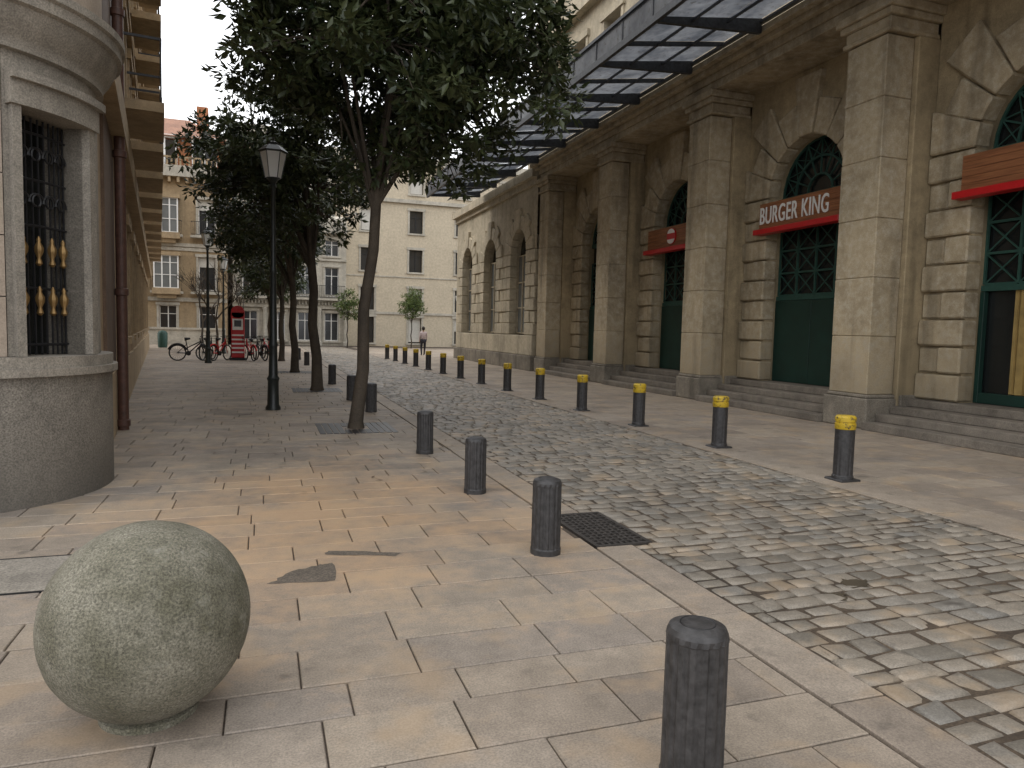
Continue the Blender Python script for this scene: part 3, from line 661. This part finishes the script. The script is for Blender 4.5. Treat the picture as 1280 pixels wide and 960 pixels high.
# ------------------------------------------------------------------ trees
def tree(name,base,fork,tr,cc,cr,ncl,lpc,leaf,seed,mat='leaf',clr=.26,nl=8,thr=-.12,flat=.75,rej=None):
    rnd=random.Random(seed); nr=np.random.RandomState(seed)
    e=empty(name,base); tk=P('trunk_and_limbs','bark',e,smooth=True)
    b=Vector(base); f=Vector(fork); cc=Vector(cc)
    pts=[b+Vector((0,0,-.05)),b+Vector((0,0,.12)),b.lerp(f,.25)+Vector((.03,0,0)),b.lerp(f,.5)+Vector((-.04,.02,0)),b.lerp(f,.75)+Vector((.03,0,0)),f]
    tk.tube(pts,[tr*1.5,tr*1.15,tr*.98,tr*.9,tr*.85,tr*.8],12)
    cl=[]
    tries=0
    while len(cl)<ncl and tries<ncl*40:
        tries+=1
        u=Vector((rnd.gauss(0,1),rnd.gauss(0,1),rnd.gauss(0,1))).normalized()*(rnd.random()**.42)
        if u.z<-flat: continue
        p=Vector((u.x*cr[0],u.y*cr[1],u.z*cr[2]))
        bl=1+.22*noise.noise(u*1.7+Vector((seed,0,0)))+.12*noise.noise(u*4+Vector((0,seed,0)))
        p=cc+p*bl
        if noise.noise(p*.75+Vector((seed*3.1,0,0)))<thr: continue
        if rej and rej(p): continue
        cl.append(p)
    limbs=[]
    for i in range(nl):
        a=2*math.pi*(i+rnd.random()*.6)/nl; el=rnd.uniform(.25 if rej else .15,1.2)
        tgt=cc+Vector((math.cos(a)*math.cos(el)*cr[0]*.75,math.sin(a)*math.cos(el)*cr[1]*.75,math.sin(el)*cr[2]*.8-.2*cr[2]))
        st_=f.lerp(b,rnd.uniform(0,.12)); m1=st_.lerp(tgt,.35)+Vector((rnd.uniform(-.15,.15),rnd.uniform(-.15,.15),.25)); m2=st_.lerp(tgt,.7)+Vector((rnd.uniform(-.2,.2),rnd.uniform(-.2,.2),.2))
        r0=tr*rnd.uniform(.3,.48); tk.tube([st_,m1,m2,tgt],[r0,r0*.75,r0*.5,r0*.2],7); limbs+=[m1,m2,tgt,m1.lerp(m2,.5),m2.lerp(tgt,.5)]
    lead=cc+Vector((.1,0,cr[2]*.6)); tk.tube([f,f.lerp(lead,.5)+Vector((.1,.1,0)),lead],[tr*.7,tr*.45,tr*.1],8); limbs+=[f.lerp(lead,.5),lead,f.lerp(lead,.75)]
    for p in cl:
        if rnd.random()<.5:
            q=min(limbs,key=lambda l:(l-p).length); mid=q.lerp(p,.5)+Vector((0,0,.08)); tk.tube([q,mid,p],[.022,.014,.005],4,False)
    tk.build(False)
    cl=np.array([tuple(p) for p in cl]); n=len(cl)*lpc
    cen=np.repeat(cl,lpc,0); off=nr.normal(size=(n,3)); off/=np.linalg.norm(off,axis=1)[:,None]; off*=(nr.rand(n,1)**.6)*clr*np.repeat(.7+.7*nr.rand(len(cl),1),lpc,0); off[:,2]*=.7
    pos=cen+off
    dr=off/ (np.linalg.norm(off,axis=1)[:,None]+1e-6)+nr.normal(size=(n,3))*.55; dr[:,2]-=.25; dr/=np.linalg.norm(dr,axis=1)[:,None]
    side=np.cross(dr,nr.normal(size=(n,3))*.6+np.array([0,0,1.3])); side/=np.linalg.norm(side,axis=1)[:,None]+1e-6
    nrm=np.cross(dr,side)
    Lf=leaf*(.7+.6*nr.rand(n,1)); Wd=Lf*.21
    v0=pos; v1=pos+dr*Lf*.45+side*Wd+nrm*Wd*.35; v2=pos+dr*Lf-nrm*Lf*.08; v3=pos+dr*Lf*.45-side*Wd+nrm*Wd*.35
    vs=np.stack([v0,v1,v2,v3],1).reshape(-1,3)
    me=bpy.data.meshes.new('foliage'); me.vertices.add(n*4); me.vertices.foreach_set('co',vs.ravel())
    i=np.arange(n)*4; tri=np.stack([i,i+1,i+2,i,i+2,i+3],1).reshape(-1)
    me.loops.add(n*6); me.loops.foreach_set('vertex_index',tri); me.polygons.add(n*2)
    me.polygons.foreach_set('loop_start',np.arange(n*2)*3); me.polygons.foreach_set('loop_total',np.full(n*2,3)); me.update(calc_edges=True)
    cb=np.repeat(nr.rand(len(cl),1),lpc,0)[:,0]; val=np.clip(.5*cb+.6*nr.rand(n)**1.5,0,1)
    at=me.attributes.new('rnd','FLOAT','FACE'); at.data.foreach_set('value',np.repeat(val,2))
    me.materials.append(M[mat]); ob=bpy.data.objects.new('foliage',me); sc.collection.objects.link(ob); ob.parent=e; ob.matrix_parent_inverse=Matrix.Translation(-Vector(base))
tree('street_tree',(1.42,11.7,0),(1.72,11.75,3.8),.10,(1.95,11.8,6.45),(2.95,2.6,2.9),880,44,.165,3,thr=-.22,nl=10,flat=.82,rej=lambda p: p.x<1.15 and p.z<4.95+(1.15-p.x)*.25)
tree('street_tree',(1.30,18.8,0),(1.15,18.9,3.3),.13,(.55,19.2,5.5),(2.2,2.2,2.2),440,38,.17,5,thr=-.3)
tree('street_tree',(1.05,26,0),(.95,26,3.2),.13,(.3,26,5.6),(2.1,2.2,2.3),300,34,.2,8,thr=-.35)
tree('street_tree',(.8,34,0),(.8,34,3.0),.12,(.5,34,5.2),(2.0,2.2,2.2),200,30,.24,9,thr=-.4)
tree('street_tree',(.4,44,0),(.4,44,3.0),.12,(.3,44,4.6),(2.0,2.0,2.0),140,28,.28,12,thr=-.4)
tree('young_tree',(11.2,57,0),(11.2,57,2.0),.05,(11.2,57,3.5),(1.0,1.0,1.3),60,30,.2,15,'leaf2',thr=-.5,nl=5)
tree('young_tree',(6.2,57,0),(6.2,57,2.0),.05,(6.2,57,3.2),(1.0,1.0,1.2),50,30,.2,16,'leaf2',thr=-.5,nl=5)
tree_grate(1.42,11.7); tree_grate(1.30,18.8); tree_grate(1.05,26)
def bare(x,y,H,seed):
    rnd=random.Random(seed); e=empty('bare_tree',(x,y,0)); t=P('trunk_and_branches','bark',e,smooth=True)
    def br(p,d,l,r,k):
        q=p+d*l; m=p.lerp(q,.5)+Vector((rnd.uniform(-.05,.05),rnd.uniform(-.05,.05),0))*l; t.tube([p,m,q],[r,r*.8,r*.6],5,False)
        if k: 
            for _ in range(3 if k>2 else 4):
                dd=(d+Vector((rnd.gauss(0,.5),rnd.gauss(0,.5),rnd.gauss(.15,.25)))).normalized(); br(q,dd,l*rnd.uniform(.6,.8),r*.58,k-1)
    br(Vector((x,y,0)),Vector((0,0,1)),H*.33,.09,4); t.build(False)
bare(-2.6,46,5.5,2); bare(-3.6,50,5,4); bare(-1.2,50,5.5,6)
# ------------------------------------------------------------------ bike station
def bike(x,y,ang,dark=False):
    e=empty('bicycle',(x,y,0)); xf=Matrix.Translation((x,y,0))@Matrix.Rotation(ang,4,'Z')
    a=P('tyres','rubber',e,xf); a.torus((-.52,0,.34),.32,.028,'y',22,6); a.torus((.52,0,.34),.32,.028,'y',22,6)
    for wx in (-.52,.52):
        for k in range(8):
            t=math.pi*k/8; a.tube([(wx-.31*math.cos(t),0,.34-.31*math.sin(t)),(wx+.31*math.cos(t),0,.34+.31*math.sin(t))],.003,3,False)
    a.tube([(-.25,0,.92),(-.02,0,.95)],[.07,.04],8); a.tube([(.40,-.25,1.05),(.36,0,1.02),(.40,.25,1.05)],.014,6)
    a.tube([(-.1,-.06,.32),(-.1,.06,.32)],.1,12); a.build()
    a=P('frame','iron' if dark else 'red',e,xf,smooth=True)
    a.tube([(-.52,0,.34),(-.1,0,.32),(.38,0,.78),(.36,0,.98)],.026,8); a.tube([(-.1,0,.32),(-.2,0,.9)],.022,8); a.tube([(-.52,0,.34),(-.17,0,.7)],.015,6); a.tube([(.38,0,.85),(.52,0,.34)],.02,6); a.tube([(-.15,0,.55),(.36,0,.82)],.024,8)
    pts=[(-.52+.38*math.cos(t),0,.34+.38*math.sin(t)) for t in [R(20+14*k) for k in range(11)]]
    for q in range(10): a.tube([pts[q],pts[q+1]],.035,6)
    a.build()
    a=P('basket','iron',e,xf); 
    for zz in (.82,.95,1.08): a.tube([(.45,-.16,zz),(.75,-.16,zz),(.75,.16,zz),(.45,.16,zz),(.45,-.16,zz)],.008,4)
    for (bx,by) in ((.45,-.16),(.6,-.16),(.75,-.16),(.75,0),(.75,.16),(.6,.16),(.45,.16)): a.tube([(bx,by,.82),(bx,by,1.08)],.006,4)
    a.build()
for k,(x,y,an) in enumerate([(-2.9,33.6,R(8)),(-2.3,34.6,R(70)),(-1.75,34.0,R(60)),(-.55,34.0,R(110)),(-.1,34.3,R(112)),(.2,35.6,R(112))]): bike(x,y,an,k in (0,1,4))
ks=empty('bike_hire_kiosk',(-1.05,34.6,0)); a=P('red_column','red',ks,bevel=.03)
a.prism([(34.45,.1),(34.75,.1),(34.75,2.15),(34.45,2.15)],-1.33,-.77); a.build()
a=P('rounded_top','red',ks,smooth=True); a.tube([(-1.05,34.45,2.15),(-1.05,34.75,2.15)],.28,24); a.build()
a=P('white_panel','white',ks); a.box(-1.27,-.83,34.42,34.449,1.35,1.85)
for k in range(5): a.box(-1.3,-.8,34.425,34.449,.32+k*.19,.39+k*.19)
a.build(); a=P('screen','glassB',ks); a.box(-1.2,-.9,34.405,34.419,1.5,1.78); a.build(); a=P('base','iron',ks); a.box(-1.4,-.7,34.35,34.85,0,.1); a.build()
lb=empty('litter_bin',(-6.0,50,0)); a=P('body','green2',lb,smooth=True); a.lathe(-6.0,50.5,[(.25,0),(.28,.1),(.3,.9),(.2,1.05),(.02,1.1)],14); a.build()
# ------------------------------------------------------------------ pedestrian (walking away)
pe=empty('pedestrian',(8.95,41.9,0))
def skinned(name,mat,verts,edges,rad,root,par):
    me=bpy.data.meshes.new(name); me.from_pydata(verts,edges,[]); ob=bpy.data.objects.new(name,me); sc.collection.objects.link(ob)
    sk=ob.modifiers.new('skin','SKIN'); 
    lay=me.skin_vertices[0] if len(me.skin_vertices) else None
    if lay is None:
        bpy.context.view_layer.objects.active=ob; bpy.ops.mesh.customdata_skin_add() ; lay=me.skin_vertices[0]
    for i,r in enumerate(rad): lay.data[i].radius=(r,r) if not hasattr(r,'__len__') else r; 
    lay.data[root].use_root=True
    s=ob.modifiers.new('sub','SUBSURF'); s.levels=1; s.render_levels=1; sk.use_smooth_shade=True
    me.materials.append(M[mat]); ob.parent=par; return ob
skinned('legs','trous',[(0,0,.93),(-.09,0,.88),(-.10,.10,.5),(-.10,-.02,.1),(.09,0,.88),(.10,.05,.5),(.10,.2,.1),(-.10,.1,.05),(.10,.32,.06)],
  [(0,1),(1,2),(2,3),(0,4),(4,5),(5,6),(3,7),(6,8)],[.14,.1,.07,.05,.1,.07,.05,.04,.04],0,pe)
skinned('upper_body','shirt',[(0,0,.92),(0,.01,1.15),(0,.02,1.36),(0,.02,1.44),(-.17,.02,1.38),(-.22,-.03,1.12),(-.2,.06,.9),(.17,.02,1.38),(.22,.06,1.12),(.2,.16,.92)],
  [(0,1),(1,2),(2,3),(2,4),(4,5),(5,6),(2,7),(7,8),(8,9)],[(.17,.12),(.15,.11),(.16,.11),.07,.06,.045,.035,.06,.045,.035],0,pe)
a=P('head','hair',None,smooth=True); a.lathe(0,.02,[(.04,1.5),(.08,1.53),(.1,1.6),(.1,1.65),(.075,1.71),(.03,1.74)],14); o=a.build(); o.parent=pe
a=P('face_and_neck','skin',None,smooth=True); a.lathe(0,.055,[(.03,1.5),(.07,1.54),(.078,1.6),(.07,1.66),(.03,1.7)],12); a.lathe(0,.02,[(.05,1.40),(.048,1.52)],10); a.box(-.012,.012,.12,.15,1.58,1.62)
for q in(-.205,.205):
    a.tube([(q*1.0,.06 if q<0 else .16,.9),(q,.07 if q<0 else .18,.8)],[.035,.025],6)
o=a.build(); o.parent=pe
# ------------------------------------------------------------------ light & sky
w=bpy.data.worlds.new('World'); sc.world=w; w.use_nodes=True; nt=w.node_tree; bg=nt.nodes['Background']
sky=N(nt,'ShaderNodeTexSky'); sky.sky_type='NISHITA'; sky.sun_disc=False; sky.sun_elevation=R(50); sky.sun_rotation=R(300); sky.dust_density=4; sky.air_density=1.2; sky.ozone_density=1
tc=N(nt,'ShaderNodeTexCoord'); cn_=noise_tex(nt,tc.outputs['Generated'],2.2,3,.6,(1,1,2.5))
cloud=ramp(nt,cn_,[(.3,(.80,.82,.86)),(.7,(.98,.99,1.0))])
mu=N(nt,'ShaderNodeVectorMath',operation='SCALE'); nt.links.new(cloud,mu.inputs[0]); mu.inputs['Scale'].default_value=15
c=mix(nt,sky.outputs[0],mu.outputs[0],.88)
nt.links.new(c,bg.inputs[0]); bg.inputs[1].default_value=.15
su=bpy.data.lights.new('sun','SUN'); su.energy=1.4; su.angle=R(35); su.color=(1,.95,.87); so=bpy.data.objects.new('sun',su); sc.collection.objects.link(so)
az=R(300); el=R(50); dirv=Vector((math.sin(az)*math.cos(el),math.cos(az)*math.cos(el),math.sin(el)))
so.rotation_euler=dirv.to_track_quat('Z','Y').to_euler()
# ------------------------------------------------------------------ camera
yaw,pitch,roll=R(19.15),R(4.26),R(1.4)
fw=Vector((math.sin(yaw)*math.cos(pitch),math.cos(yaw)*math.cos(pitch),-math.sin(pitch))); rt=Vector((math.cos(yaw),-math.sin(yaw),0)); upv=rt.cross(fw)
r2=rt*math.cos(roll)+upv*math.sin(roll); u2=upv*math.cos(roll)-rt*math.sin(roll)
cd=bpy.data.cameras.new('camera'); co=bpy.data.objects.new('camera',cd); sc.collection.objects.link(co)
co.matrix_world=Matrix(((r2.x,u2.x,-fw.x,0),(r2.y,u2.y,-fw.y,0),(r2.z,u2.z,-fw.z,1.63),(0,0,0,1)))
cd.sensor_width=36; cd.lens=36*900/1280; cd.clip_end=2000; cd.clip_start=.05; sc.camera=co
